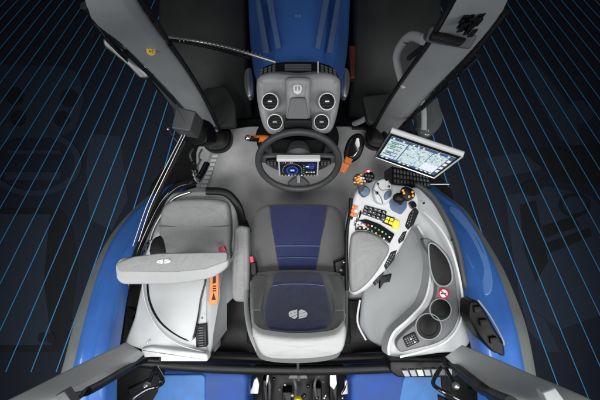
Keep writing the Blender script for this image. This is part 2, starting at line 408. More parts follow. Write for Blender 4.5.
# moulded recess, sky reflection painted in pale blue, on right fender and on left fender
def fpt(F_, s, v, t, lift):
    for r0, r1 in zip(F_[:-1], F_[1:]):
        if r0[0] <= v <= r1[0]:
            k = (v-r0[0])/(r1[0]-r0[0]); a = r0[1]+(r1[1]-r0[1])*k; b = r0[2]+(r1[2]-r0[2])*k; z = r0[3]+(r1[3]-r0[3])*k
            ui, uo = (b, a) if s < 0 else (a, b)
            return P(ui+(uo-ui)*t, v, z+lift)
rc_ = [(449, 206), (461, 211), (478, 234), (489, 260), (493, 282), (489, 294), (481, 291), (472, 268), (462, 246), (453, 222)]
def onf(u, v):
    for r0, r1 in zip(FR[:-1], FR[1:]):
        if r0[0] <= v <= r1[0]: return P(u, v, r0[3] + (r1[3]-r0[3])*(v-r0[0])/(r1[0]-r0[0]) + .026)
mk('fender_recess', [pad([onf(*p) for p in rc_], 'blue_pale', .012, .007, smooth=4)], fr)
for s in (-1, 1):
    w = mk('rear_wheel', rim(s*.93, -.72, -.42, .95, .3), T)
    mk('tyre', tyre(s*.93, -.72, -.42, .86, .32, 20), w)
# cab floor & rear frame
cf = mk('cab_floor', [pad(PP([(196, 150), (208, 132), (250, 126), (350, 126), (392, 134), (402, 160), (400, 300), (196, 300)], 0), 'floor', .08, .01, smooth=0, rc=.03)], T)
mk('floor_pan', [pad(PP([(150, 185), (195, 128), (250, 118), (352, 118), (400, 128), (452, 190), (480, 350), (110, 350)], -.10), 'black', .1, .01, rc=.04)], T)
ribs = []
for i in range(9):
    v = 150 + i*4.3; u = 216 - i*1.6
    ribs.append(pad(PP([(u-2, v), (u+4, v-.4), (u+3.4, v+2.6), (u-2.6, v+3)], .012), 'white', .012, .003, rc=.004, steps=2))
mk('sill_tread', [pad(PP([(212, 146), (220, 146), (208, 190), (199, 190)], .004), 'mid', .02, .002)] + ribs, T)
# A pillars
def pillar(name, edgeA, edgeB, m, dep, label=None, par=None):
    """two polyline edges -> rounded beam"""
    secs = []
    for a, b in zip(edgeA, edgeB):
        A = P(*a); B = P(*b); n = (CAM - (A+B)/2).normalized(); ax = (B-A)
        secs.append([A - n*dep, A - n*dep*.25, A + ax*.02 - n*dep*.05, A + ax*.06 + n*.0, A + ax*.4 + n*.006, A + ax*.66 + n*.006, A + ax*.72 + n*.001, A + ax*.96 - n*dep*.42, B - n*dep*.60, B - n*dep, A - n*dep])
    g = loft(catsec(secs), m); N = len(g[0]); k = 11
    g[1].append(tuple(range(k-1))); g[1].append(tuple(range(N-k, N-1)))
    return mk(name, [g], par or T, 38, label)
ap = pillar('front_pillar', [(80, -30, 1.75), (91, 18, 1.62), (122, 44, 1.35), (150, 71, 1.02), (178, 101, .55), (205, 132, .05)], [(122, -30, 1.75), (147, 12, 1.62), (168, 44, 1.35), (188, 73, 1.02), (205, 102, .55), (221, 136, .05)], 'pillar', .07)
# yellow round sticker on the left front pillar
c = P(151, 51, 1.27); n = (CAM-c).normalized()
mk('warning_sticker', [disc(c + n*.034, .015, n, 'sticker', .002)] + [pad([c + n*.0375 + Vector(q)*.001 for q in pts], 'black', .001, .0002, steps=1) for pts in (
    [(-8, 5, 0), (-6, 6, 0), (-3, -4, 0), (-5, -4, 0)], [(-6, -3, 0), (0, -2, 0), (0, 0, 0), (-5, -1, 0)], [(2, 4, 0), (7, 2, 0), (7, 0, 0), (3, 1, 0)], [(4, -4, 0), (8, -6, 0), (7, -8, 0), (3, -6, 0)])], ap, label='round yellow warning sticker')
ap2 = pillar('front_pillar', [(470, -30, 1.75), (446, 16, 1.6), (427, 48, 1.35), (404, 80, .95), (388, 105, .5), (374, 130, .05)], [(515, -30, 1.75), (504, 10, 1.6), (472, 50, 1.35), (436, 88, .95), (408, 118, .5), (386, 141, .05)], 'pillar', .07)
cl = P(450, 38, 1.5)
mk('pillar_clamp', [pad(PP([(430, 27, 1.47), (437, 26, 1.48), (478, 36, 1.48), (470, 50, 1.45), (424, 42, 1.45)]), 'dark', .05, .006, rc=.01),
                    pad(PP([(433, 30, 1.495), (468, 38, 1.495), (462, 45, 1.49), (430, 38, 1.49)]), 'black', .02, .003, rc=.01)], ap2)
g = []
for i in range(16):
    u, v = random.uniform(461, 480), random.uniform(13, 30)
    g.append(pad(PP([(u, v), (u+random.uniform(3, 8), v-1), (u+random.uniform(3, 7), v+1.6), (u-1, v+2)], 1.60), 'black', .03, .001, steps=1))
mk('pillar_decal', g, ap2, label='small black warning print')
mk('grab_handle', [tube(PP([(424, 40, 1.3), (412, 36, 1.22), (403, 43, 1.12), (397, 56, 1.0), (400, 74, .9), (404, 86, .85)]), .018, 'pale', 5, 12), tube(PP([(424, 46, 1.28), (409, 58, 1.05)]), .01, 'black', 0)], ap2)
for q in ([(124, -30, 1.74), (149, 12, 1.61), (170, 44, 1.34), (190, 73, 1.01), (207, 102, .54), (222, 134, .06)], [(468, -30, 1.74), (444, 16, 1.59), (425, 48, 1.34), (402, 80, .94), (386, 105, .49), (372, 130, .06)],
          [(84, 6, 1.66), (120, 46, 1.3), (148, 73, .98), (176, 103, .5)], [(506, 12, 1.56), (474, 52, 1.3), (438, 90, .92), (410, 120, .46)]):
    mk('pillar_seal', [tube(PP(q), .009, 'black', 5, 8)], T)
# pillar feet
mk('pillar_foot', [pad(PP([(203, 128), (220, 124), (230, 130), (230, 142), (222, 150), (208, 150), (202, 142)], .08), 'black', .12, .02, smooth=4, dome=.02)], T)
mk('pillar_foot', [pad(PP([(368, 128), (376, 120), (388, 128), (392, 140), (384, 148), (372, 147), (366, 140)], .08), 'black', .12, .02, smooth=4, dome=.02)], T)
# rear pillars (pale grey)
pillar('rear_pillar', [(-30, 418, 1.42), (22, 393, 1.32), (70, 369, 1.14), (105, 352, .97), (126, 342, .84)], [(20, 432, 1.42), (66, 402, 1.32), (100, 384, 1.14), (127, 369, .97), (145, 354, .84)], 'pale', .07)
pillar('rear_pillar', [(640, 424, 1.42), (584, 396, 1.32), (536, 376, 1.14), (492, 357, .97), (462, 345, .84)], [(560, 440, 1.42), (507, 404, 1.32), (480, 386, 1.14), (463, 374, .97), (445, 357, .84)], 'pale', .07)
# black seal strips beside rear pillars, and small grey block low left
mk('window_seal', [tube(PP([(60, 404, 1.45), (98, 386, 1.2), (140, 362, .82), (160, 360, .78)]), .014, 'black', 4)], T)
mk('window_seal', [tube(PP([(512, 404, 1.45), (484, 390, 1.2), (452, 364, .8), (446, 362, .78)]), .02, 'black', 4)], T)
mk('hinge_block', [pad(PP([(55, 396, 1.5), (64, 391, 1.5), (73, 404, 1.5), (62, 410, 1.5)]), 'dark', .03, .004, lift=.0)], T)
mk('hinge_block', [pad(PP([(543, 393, 1.5), (556, 388, 1.5), (566, 402, 1.5), (550, 408, 1.5)]), 'mid', .03, .006)], T)
# rear window frame (black shiny bars)
rf = mk('rear_frame', [tube(PP([(128, 362, .55), (200, 368, .52), (300, 371, .5), (400, 368, .52), (470, 362, .55)]), .024, 'black', 6, 14, flat=.6),
                       tube(PP([(200, 357, .42), (300, 359, .42), (400, 357, .42)]), .03, 'black', 5, 12)], T)
mk('rear_cab_wall', [pad(PP([(120, 300), (480, 300), (470, 366), (130, 366)], .05), 'black', .15, .02)], T)
# blue rear body panels
for nm, pts in (('rear_panel', [(112, 380), (130, 370), (243, 372), (248, 378), (246, 440), (108, 440)]), ('rear_panel', [(350, 378), (356, 372), (470, 370), (492, 384), (500, 440), (352, 440)])):
    pn = mk(nm, [pad(PP(pts, .38), 'body_blue', .35, .03, rc=.05, dome=.01)], T)
    x0, x1 = (108, 205) if pts[0][0] < 300 else (392, 492)
    mk('panel_reflection', [pad(PP([(x0+12, 376), (x1, 375), (x1, 440), (x0, 440)], .395), 'body_sheen', .03, .008, rc=.03)], pn)  # glossy reflection painted as a paler patch on the panel
# linkage, hitch
g = [pad(PP([(232, 372), (366, 372), (366, 450), (232, 450)], .0), 'black', .3, .02)]
for u, v, ww, hh, z in ((238, 386, 8, 30, .12), (262, 380, 6, 40, .15), (282, 392, 10, 20, .1), (312, 388, 10, 30, .12), (330, 380, 8, 30, .14), (352, 384, 7, 34, .12)):
    g.append(pad(PP([(u, v), (u+ww, v), (u+ww, v+hh), (u, v+hh)], z), 'black', .1, .01, rc=.01))
for i in range(26):
    u, v = random.uniform(234, 362), random.uniform(376, 398)
    g.append(ball(P(u, v, .13), random.uniform(.006, .014), random.choice(['black', 'dark', 'gloss', 'steel'])))
for u in (240, 268, 292, 318, 344, 360):
    g.append(tube(PP([(u, 374, .16), (u+random.uniform(-6, 6), 386, .2), (u+random.uniform(-5, 5), 402, .1)]), .008, random.choice(['dark', 'gloss']), 4, 8))
link = mk('linkage', g, T)
for pts in ([(254, 380), (257, 378), (259, 385), (258, 394), (248, 394), (252, 388)], [(330, 374), (336, 374), (337, 384), (334, 390), (330, 386)], [(345, 382), (348, 380), (350, 394), (341, 395), (345, 389)], [(267, 375), (269, 374), (268, 382), (265, 388)]):
    mk('lift_bracket', [pad(PP(pts, .24), 'white', .02, .003, rc=.006)], link)
mk('draw_pin', [tube(PP([(298, 358, .62), (298, 372, .5), (299, 380, .4)]), .007, 'steel', 0), pad(PP([(290, 374), (306, 374), (308, 379), (288, 379)], .42), 'dark', .03, .005)], link)
mk('yellow_cap', [lathe([(.0, .0), (.024, 0), (.024, .03), (.02, .038), (.0, .04)], P(298, 400, .25), (0, 0, 1), 'yellow')], link, label='small yellow cap')
# rear black latch handles
for s in (-1, 1):
    f = lambda u: 300 + s*(u-300)
    hh = [(f(155), 368, .75), (f(148), 386, .80), (f(140), 388, .84), (f(146), 394, .85), (f(158), 384, .84), (f(163), 378, .82), (f(158), 368, .78)] if s < 0 else [(447, 364, .75), (440, 376, .8), (433, 384, .84), (438, 392, .85), (452, 399, .85), (466, 402, .85)]
    if s < 0: hh = [(155, 367, .75), (150, 381, .8), (147, 386, .82)], [(156, 367, .75), (163, 380, .8), (158, 386, .84), (146, 390, .86), (134, 398, .88), (128, 406, .9)]
    else: hh = [(446, 369, .75), (452, 380, .8), (456, 386, .82)], [(441, 367, .75), (433, 382, .8), (440, 390, .84), (454, 397, .86), (466, 404, .88)]
    mk('window_latch', [tube(PP(q), .0095, 'gloss', 5, 10) for q in hh] + [ball(P(hh[0][-1][0], hh[0][-1][1], .83), .016, 'steel')], T)
# outside mirrors / glass edges
mk('side_mirror', [pad(PP([(103, 38, .9), (108, 34, .9), (118, 40, .9), (146, 66, .8), (152, 76, .8), (140, 78, .8), (128, 66, .8), (112, 53, .85), (104, 46, .88)]), 'glassy', .03, .008, smooth=3),
                   tube(PP([(94, 22, 1.1), (120, 52, .9), (150, 80, .6), (178, 110, .3)]), .012, 'gloss', 4),
                   pad(PP([(150, 66, .7), (170, 92, .5), (182, 112, .3), (176, 112, .3), (150, 78, .65)]), 'glassy', .02, .004)], T, label='dark mirror arm behind left pillar')
mk('side_mirror', [pad(PP([(428, 93, .35), (437, 98, .35), (443, 112, .35), (443, 122, .35), (436, 132, .35), (426, 137, .35), (418, 128, .35), (417, 105, .35)]), 'glassy', .06, .02, smooth=4, dome=.02),
                   tube(PP([(421, 97, .4), (424, 112, .42), (424, 130, .42)]), .016, 'pale', 4, flat=.4),
                   tube(PP([(478, 56, 1.0), (440, 92, .7), (404, 124, .45)]), .011, 'gloss', 4)], T, label='smoky grey rounded mirror housing beside right pillar')
mk('grille_box', [pad(PP([(392, 166), (428, 174), (432, 188), (392, 184)], .35), 'black', .2, .008)] + keys(PP([(393, 168), (428, 175), (430, 187), (393, 183)], .355), 11, 3, ['dark'], .35, .008) + [tube(PP([(430, 184, .35), (449, 184, .35)]), .006, 'chrome', 0)], T)
# right front edge pieces beside the pillar foot
mk('fuel_neck', [tube(PP([(354, 124, .0), (366, 118, .1), (376, 106, .15)]), .02, 'pale', 4), tube(PP([(352, 128, .02), (372, 128, .02)]), .012, 'black', 0)], T)
# door/left side: black box, wiper arms, hoses
mk('lamp_box', [pad(PP([(176, 106, .8), (196, 111, .8), (190, 131, .8), (171, 128, .8)]), 'dark', .14, .008, rc=.008)], T)
mk('lamp_bracket', [pad(PP([(190, 118, .55), (203, 124, .55), (206, 142, .55), (190, 146, .5), (184, 134, .5)]), 'black', .1, .01, smooth=3)], T)
mk('door_strut', [tube(PP([(186, 133, .7), (162, 182, .6), (150, 208, .55), (138, 244, .5)]), .0035, 'chrome', 5), tube(PP([(183, 133, .69), (158, 182, .59), (146, 208, .54), (133, 246, .49)]), .0035, 'steel', 5),
                  tube(PP([(186, 140, .66), (156, 200, .53), (138, 246, .47)]), .014, 'black', 5), tube(PP([(168, 129, .7), (180, 146, .55)]), .003, 'chrome', 0), ball(P(168, 129, .7), .008, 'chrome')], T)
mk('door_seal', [tube(PP([(207, 164, .25), (197, 180, .35), (176, 187, .42), (160, 204, .45), (146, 232, .48), (134, 262, .5), (124, 300, .5), (118, 345, .5)]), .021, 'gloss', 6, 12),
                 tube(PP([(190, 192, .45), (172, 200, .45), (156, 224, .48), (150, 240, .5)]), .01, 'steel', 6),
                 pad(PP([(138, 262), (148, 282), (140, 330), (118, 352), (98, 358), (112, 338), (120, 300), (124, 270)], .40), 'black', .3, .01)], T)
g = []
for i in range(7):
    u, v = random.uniform(192, 204), random.uniform(146, 174)
    g.append(tube(PP([(u, v, .4), (u-3, v+6, .42), (u-1+random.uniform(-4, 4), v+12, .38)]), .006, random.choice(['gloss', 'steel', 'dark']), 3, 8))
mk('cable_bundle', g + [ball(P(195, 172, .4), .02, 'black')], T)
# right side seal between console and fender with openings
mk('door_seal', [tube(PP([(416, 184, .45), (432, 196, .47), (448, 222, .52), (458, 250, .55), (464, 280, .58), (474, 310, .6), (494, 345, .62), (512, 368, .62)]), .016, 'dark', 6, 10)], T)
mk('lock_housing', [pad(PP([(470, 302), (477, 300), (486, 312), (497, 332), (504, 342), (506, 358), (492, 352), (478, 335), (469, 318)], .80), 'black', .1, .01, rc=.02),
                    tube(PP([(478, 300), (490, 316), (502, 338), (504, 345)], .81), .004, 'mid', 4)] + [pad(PP([(u-3, v-2), (u+4, v-3), (u+5, v+2), (u-2, v+4)], .815), 'black', .02, .003) for u, v in ((477, 309), (483, 322), (493, 340))], T)
# fuse tray rear right
mk('fuse_tray', [pad(PP([(390, 361), (452, 361), (462, 366), (458, 378), (398, 378), (390, 372)], .66), 'black', .08, .01, rc=.015)] + keys(PP([(400, 369), (452, 367), (452, 375), (404, 377)], .665), 7, 1, ['mid', 'mid', 'pale', 'mid', 'mid', 'dark', 'mid'], .25, .01), T)
# exhaust / hose across the front left, lamps by the hood
mk('air_hose', [tube(PP([(158, 36, .55), (190, 40, .6), (222, 46, .6), (250, 54, .6), (276, 62, .6)]), .009, 'steel', 5, 10), tube(PP([(158, 38, .54), (190, 43, .6), (222, 50, .6), (250, 58, .6)]), .009, 'black', 5, 10)] +
   [ring(P(u, 40.3 + max(0, (u-190))*.21, .6), .011, .003, (1, 0, -.1), 'steel', 12, 6) for u in range(180, 262, 4)], T)
for s in (-1, 1):
    f = lambda u: 297 + s*(u-297)
    mk('hood_lamp', [pad(PP([(f(245), 70, .3), (f(251), 68, .3), (f(253), 84, .3), (f(252), 95, .3), (f(247), 96, .3), (f(244), 84, .3)]), 'steel', .06, .012, smooth=4, dome=.01)], T)
mk('marker_strip', [pad(PP([(349, 45, .2), (356, 45, .2), (355, 78, .2), (350, 78, .2)]), 'brown', .05, .01, rc=.01)], T)

# ------------------------------------------------------------------ dashboard
D = thing('dashboard', P(298, 120, 0), 'grey dashboard pod with four round black vents, between hood and steering wheel', 'dashboard')
zD = .95
mk('cowl', [pad(PP([(257, 78), (262, 66), (280, 61), (318, 61), (334, 66), (340, 78), (336, 84), (262, 84)], .86), 'black', .10, .012, rc=.03)] +
   keys(PP([(260, 70), (276, 64), (276, 74), (258, 80)], .862), 4, 4, ['dark'], .3, .006) + keys(PP([(320, 64), (336, 70), (338, 80), (320, 74)], .862), 4, 4, ['dark'], .3, .006) +
   keys(PP([(279, 64), (317, 64), (317, 71), (279, 71)], .862), 1, 3, ['dark'], .3, .006) + [tube(PP([(318, 61.5), (318, 76)], .885), .004, 'pale', 0)], D)
body = mk('dash_body', [pad(PP([(256, 84, .86), (260, 77, .89), (272, 74, .90), (285, 75, .92), (298, 76, .92), (311, 75, .92), (324, 74, .90), (336, 77, .89), (341, 84, .86), (340, 104, .84), (334, 128, .78), (326, 135, .74), (312, 130, .74), (308, 118, .78), (298, 116, .80), (288, 118, .78), (284, 130, .74), (272, 136, .74), (263, 128, .78), (257, 104, .84)]), 'dash', .20, .03, smooth=4, steps=6)], D, 60)
mk('centre_spine', [pad(PP([(284, 78, .955), (298, 77, .96), (312, 78, .955), (310, 100, .93), (310, 124, .87), (298, 124, .87), (286, 124, .87), (286, 100, .93)]), 'dash', .12, .022, rc=.02, steps=6)], body)
mk('recess', [pad(PP([(290, 98, .952), (306, 98, .952), (309, 119, .91), (287, 119, .91)]), 'tray', .03, .004, rc=.012), pad(PP([(284, 120, .90), (312, 120, .90), (312, 134, .86), (284, 134, .86)]), 'black', .06, .006, rc=.02)], body)
for u, v, z, r in ((270, 101.5, .885, .037), (327, 101.5, .885, .037), (275, 122, .84, .035), (321.5, 122, .84, .035)):
    c = P(u, v, z); n = Vector((.0, -.28, 1)).normalized()
    vm = mk('air_vent', [ring(c, r, .0024, n, 'prnt', 36, 8), lathe([(r*1.14, -.03), (r*1.14, -.004), (r, .0)], c, n, 'dash', 32)], body)
    ex, ey = Vector((1, 0, 0)), n.cross(Vector((1, 0, 0)))
    g = [disc(c + n*.002, r*.93, n, 'black', .003)]
    for k in range(-2, 3):
        hw = math.sqrt(max(.02, 1-(k*.36)**2))*r*.86; o = c + ey*k*.36*r + n*.005
        g.append(pad([o-ex*hw-ey*.0022, o+ex*hw-ey*.0022, o+ex*hw+ey*.0022, o-ex*hw+ey*.0022], 'rubber', .005, .001, steps=1))
    o = c + n*.012; g.append(pad([o-ex*.010-ey*.0035, o+ex*.010-ey*.0035, o+ex*.010+ey*.0035, o-ex*.010+ey*.0035], 'chrome', .008, .001, steps=1))
    mk('louvre', g, vm)
c = P(297.5, 90, .96); ex = Vector((1, 0, 0)); ey = Vector((0, 1, -.1)).normalized()
sh = lambda pts, m, l: pad([c + ex*a*.00115 + ey*b*.00115 for a, b in pts], m, .003, .0006, lift=l, steps=2)
mk('badge', [sh([(-15, 17), (-5, 20), (5, 20), (15, 17), (18, 4), (13, -13), (0, -20), (-13, -13), (-18, 4)], 'prnt', .006), sh([(-9, 10), (-3, 12), (-4, -8), (-9, -4)], 'dash', .0075), sh([(3, 12), (9, 10), (9, -4), (4, -8)], 'dash', .0075)], body, label='small white shield-shaped badge')
mk('column_shroud', [pad(PP([(262, 120), (334, 120), (340, 132), (338, 150), (322, 158), (274, 158), (258, 150), (254, 132)], .45), 'black', .45, .03, rc=.04, dome=.02),
                     pad(PP([(268, 136), (328, 136), (322, 158), (298, 166), (274, 158)], .60), 'black', .2, .02, rc=.03)], D)
# steering wheel
ta = math.radians(56); n = Vector((0, -math.sin(ta), math.cos(ta))); ex = Vector((1, 0, 0)); ey = Vector((0, math.cos(ta), math.sin(ta)))
wc = P(298.5, 163, .75); W = thing('steering_wheel', wc, 'dark grey steering wheel with a narrow hub, standing in front of the driver seat', 'steering wheel')
R = .197
rimpts = [wc + ex*math.cos(2*math.pi*k/64)*R + ey*math.sin(2*math.pi*k/64)*R for k in range(64)]
mk('rim', [tube(rimpts, .0165, 'wheel', 0, 14, True, ref=n)], W)
for s in (-1, 1):
    mk('spoke', [pad([wc + ex*s*a + ey*b - n*.02 for a, b in ((.05, .028), (.10, .030), (.188, .024), (.188, -.020), (.10, -.034), (.05, -.034))], 'dark', .02, .006, rc=.01)], W)
    mk('switch_pad', [pad([wc + ex*s*a + ey*b for a, b in ((.105, .018), (.16, .014), (.16, -.014), (.105, -.022))], 'black', .02, .004, rc=.006)] + keys([wc + ex*(s*.132+a) + ey*b for a, b in ((-.024, .012), (.024, .012), (.024, -.016), (-.024, -.016))], 3, 2, ['dark'], .3, .003), W)
mk('spoke', [pad([wc + ex*a + ey*b - n*.015 for a, b in ((-.014, -.05), (.014, -.05), (.012, -.12), (.05, -.165), (.06, -.186), (-.06, -.186), (-.05, -.165), (-.012, -.12))], 'dark', .02, .005, rc=.008), pad([wc + ex*a + ey*b for a, b in ((-.009, -.08), (.009, -.08), (.008, -.15), (-.008, -.15))], 'mid', .02, .004, rc=.004)], W)
mk('hub', [lathe([(.01, -.12), (.05, -.11), (.07, -.03), (.055, -.01), (.0, -.008)], wc, n, 'dark')], W)
# instrument display on the column
dc = wc + n*.035 + ey*.002; eyk = ey; ey = ey*.8; DS = thing('instrument_display', dc, 'small white-framed instrument display in the centre of the steering wheel', 'display')
def rect(c, ex, ey, x0, y0, x1, y1, m, th, r, lift=0, rc=0): return pad([c+ex*x0+ey*y0, c+ex*x1+ey*y0, c+ex*x1+ey*y1, c+ex*x0+ey*y1], m, th, r, rc=rc, lift=lift, steps=2)
mk('housing', [rect(dc, ex, ey, -.098, -.078, .098, .076, 'pale', .025, .006, 0, .012), rect(dc, ex, ey, -.104, .058, .104, .082, 'white', .03, .006, .008, .008)], DS)
g = [rect(dc, ex, ey, -.090, -.068, .090, .060, 'lcd', .004, .001, .003, .006)]
q = dc + n*.005
def arc(cx, cy, r, a0, a1, m, w=.0022, nseg=14, dash=True):
    out = []
    for k in range(nseg):
        a = math.radians(a0 + (a1-a0)*k/nseg); b = math.radians(a0 + (a1-a0)*(k+.55)/nseg)
        out.append(pad([q+ex*(cx+math.cos(t)*rr)+ey*(cy+math.sin(t)*rr*1.25) for t, rr in ((a, r-w), (a, r+w), (b, r+w), (b, r-w))], m, .001, .0002, steps=1))
    return out
g += arc(-.030, -.018, .047, -20, 200, 'e_y', .0012, 26) + arc(-.030, -.018, .026, 0, 360, 'e_b', .004, 22)
g += [rect(q, ex, ey, -.043, -.028, -.017, -.006, 'e_b', .001, .0002, .0005), rect(q, ex, ey, -.038, -.020, -.030, -.010, 'e_w', .001, .0002, .001), rect(q, ex, ey, -.028, -.020, -.021, -.010, 'e_w', .001, .0002, .001)]
g += arc(.062, .018, .016, 30, 330, 'e_b', .003, 8) + [rect(q, ex, ey, .035, .012, .052, .020, 'e_w', .001, .0002, .0005), rect(q, ex, ey, .056, .012, .076, .022, 'e_b', .001, .0002, .0005)]
for i in range(11): x = -.084 + i*.016; g.append(rect(q, ex, ey, x, -.062, x+.008, -.056, random.choice(['e_w', 'e_y', 'green', 'e_y']), .001, .0002, .0005))
for i in range(7): x = -.080 + i*.008; y = .046; g.append(rect(q, ex, ey, x, y, x+.004, y+.005, random.choice(['e_w', 'e_y', 'red']), .001, .0002, .0005))
for i in range(5): y = -.045 + i*.018; g.append(rect(q, ex, ey, .022, y, .029, y+.004, random.choice(['e_y', 'e_w', 'green']), .001, .0002, .0005))
for i in range(4): x = .036 + i*.012; g.append(rect(q, ex, ey, x, -.035, x+.008, -.028, random.choice(['e_w', 'e_y']), .001, .0002, .0005))
mk('screen', g, DS)
ey = eyk
# orange stalk
a, b = P(270, 139, .62), P(246, 138, .68); d = (b-a)
st = thing('shuttle_lever', a, 'orange-sleeved lever with silver tip sticking out left of the steering wheel', 'lever')
mk('arm', [tube([a + Vector((.05, 0, -.04)), a, a.lerp(b, .3)], .012, 'black', 0)], st)
mk('grip', [tube([a.lerp(b, .1), a.lerp(b, .2), a.lerp(b, .45), a.lerp(b, .5)], .019, 'orange', 0, 14), tube([a.lerp(b, .5), a.lerp(b, .85)], .017, 'black', 0, 14), tube([a.lerp(b, .42), a.lerp(b, .85)] , .006, 'orange', 0, 10), pad([a.lerp(b, .45)+Vector((0, .012, .016)), a.lerp(b, .84)+Vector((0, .012, .014)), a.lerp(b, .84)+Vector((0, 0, .018)), a.lerp(b, .45)+Vector((0, 0, .02))], 'orange', .003, .001, steps=1)], st)
mk('tip', [ball(a.lerp(b, .92), .017, 'chrome')], st)
# black oval pad with orange tab
pc = P(354, 148, .42)
pd = thing('foot_pedal', P(356, 150, 0), 'glossy black oval pedal with an orange tab, right of the steering wheel', 'pedal')
mk('pad', [pad(PP([(358, 133, .42), (364, 137, .42), (364, 147, .42), (359, 158, .40), (350, 163, .38), (344, 159, .38), (345, 147, .40), (350, 137, .42)]), 'black', .05, .015, smooth=5, dome=.004),
           pad(PP([(357.5, 137, .43), (361, 140, .43), (360, 148, .43), (356, 156, .41), (351, 158, .40), (348, 155, .40), (350, 146, .41), (353, 139, .43)]), 'gloss', .02, .006, smooth=5, lift=.006)], pd)
mk('tab', [pad(PP([(341, 161, .44), (350, 165, .44), (345, 174, .43), (338, 170, .43)]), 'orange', .04, .004, rc=.004), pad(PP([(346, 156, .42), (353, 159, .42), (350, 166, .42), (344, 163, .42)]), 'orange', .03, .004)], pd)
mk('stem', [tube([P(352, 158, .36), P(356, 158, 0.0)], .012, 'black', 0)], pd)

# ------------------------------------------------------------------ driver seat
DSo = thing('driver_seat', P(297, 250, 0), 'blue and dark grey driver seat behind the steering wheel', 'seat')
zc = .50
mk('seat_cushion', [pad(PP([(263, 206, .48), (280, 204, .48), (316, 204, .48), (334, 206, .48), (342, 214, .49), (345, 235, .50), (346, 262, .49), (344, 284, .47), (298, 290, .47), (250, 284, .47), (248, 262, .49), (250, 235, .50), (254, 214, .49)]), 'vinyl_d', .13, .035, smooth=4, dome=.012, steps=6)], DSo, 60)
cb = mk('cushion_insert', [pad(PP([(269, 205.5, .498), (298, 205, .50), (328, 205.5, .498), (325, 226, .505), (321, 244, .505), (318, 262, .50), (314, 284, .50), (281, 284, .50), (277, 262, .50), (274, 244, .505), (271, 226, .505)]), 'blue_f', .045, .012, rc=.01, dome=.010)], DSo, 60)
for v, ua, ub in ((246, 275.5, 320.5), (258, 278, 318)):
    mk('seam', [tube(PP([(ua, v, .512), (298, v-.3, .519), (ub, v, .512)]), .0022, 'thread_b', 4, 6)], cb)
mk('seat_base', [pad(PP([(262, 212), (336, 212), (340, 300), (258, 300)], .34), 'black', .30, .03, rc=.04),
                 pad(PP([(250, 255), (346, 255), (352, 345), (246, 345)], .1), 'rubber', .1, .02, rc=.03)], DSo)
# backrest (leans back, top nearer the camera)
def B(u, v):  # backrest front plane z from picture row
    return P(u, v, .56 + (v-272)/(340-272)*.44)
br = mk('backrest', [pad([B(*p) for p in ((252, 276), (262, 270), (298, 268), (334, 270), (343, 276), (344, 300), (343, 322), (341, 337), (330, 343), (298, 346), (267, 344), (256, 338), (252, 322), (250, 300))], 'vinyl_d', .09, .025, smooth=4, dome=.008, steps=6)], DSo, 60)
bi = mk('backrest_insert', [pad([B(*p) for p in ((276, 276), (298, 275), (319, 276), (324, 286), (328, 300), (331, 316), (328, 329), (315, 333), (298, 334), (280, 333), (267, 329), (264, 316), (267, 300), (272, 286))], 'blue_f', .02, .010, smooth=4, dome=.006, lift=.022)], br, 60)
ns_, _ = newell([B(252, 276), B(343, 276), B(343, 330), B(252, 330)])
exb = Vector((1, 0, 0)); eyb = ns_.cross(exb).normalized()
if eyb.z > 0: pass
else: eyb = -eyb
def em_place(c, n, ex, w, h, par, lift):
    e2 = n.cross(ex).normalized(); g = []
    for gg in emblem(c + n*lift, ex, e2, 'prnt', w, h, 0.0): g.append(gg)
    return mk('emblem', g, par, label='white leaf-shaped emblem of two halves')
em_place(B(298, 321.5), ns_, exb, .040, .030, bi, .042)
mk('seam', [tube([B(271.5, 290.5)+ns_*.026, B(284, 290)+ns_*.034, B(298, 290)+ns_*.036, B(312, 290)+ns_*.034, B(325, 290.5)+ns_*.026], .002, 'thread_b', 4, 6)], bi)
hb = mk('head_pad', [pad(PP([(252, 330, 1.05), (262, 337, 1.07), (298, 341, 1.075), (334, 337.5, 1.07), (345, 328, 1.05), (346, 342, 1.05), (341, 354, 1.04), (324, 359, 1.03), (298, 361, 1.03), (273, 360.5, 1.03), (261, 356, 1.04), (254, 343, 1.05)]), 'vinyl_toplit', .045, .020, smooth=4, dome=.012, steps=6)], DSo, 60)  # lit top of the backrest, brightness painted into the vinyl
mk('shoulder_trim', [pad([B(*p)+ns_*.012 for p in ((253, 313), (264, 313), (266, 328), (280, 334), (298, 335.5), (315, 334), (330, 329), (333, 313), (344, 313), (344, 329), (334, 337), (298, 341), (264, 337), (254, 330))], 'vinyl_d', .012, .004, steps=2)], br)
mk('stitching', [tube([B(u, v)+ns_*.018 for u, v in ((252, 320), (256, 331), (264, 338.5), (298, 341), (334, 337.5), (342, 331), (345, 318))], .0022, 'thread', 5, 6)], br)
mk('side_bolster', [pad([B(*p)+ns_*.012 for p in ((250, 282), (258, 276), (270, 277), (265, 296), (262, 313), (252, 313))], 'vinyl', .03, .012, rc=.01)], br)
mk('side_bolster', [pad([B(*p)+ns_*.012 for p in ((326, 277), (337, 276), (345, 282), (345, 313), (334, 313), (331, 296))], 'vinyl', .03, .012, rc=.01)], br)
mk('seat_edge', [tube(PP([(248, 268, .50), (246, 300, .66), (250, 330, .86), (258, 350, .94)]), .012, 'vinyl_toplit', 5)], DSo)
mk('seat_edge', [tube(PP([(346, 268, .50), (346, 300, .66), (345, 330, .86), (340, 350, .94)]), .010, 'vinyl', 5)], DSo)
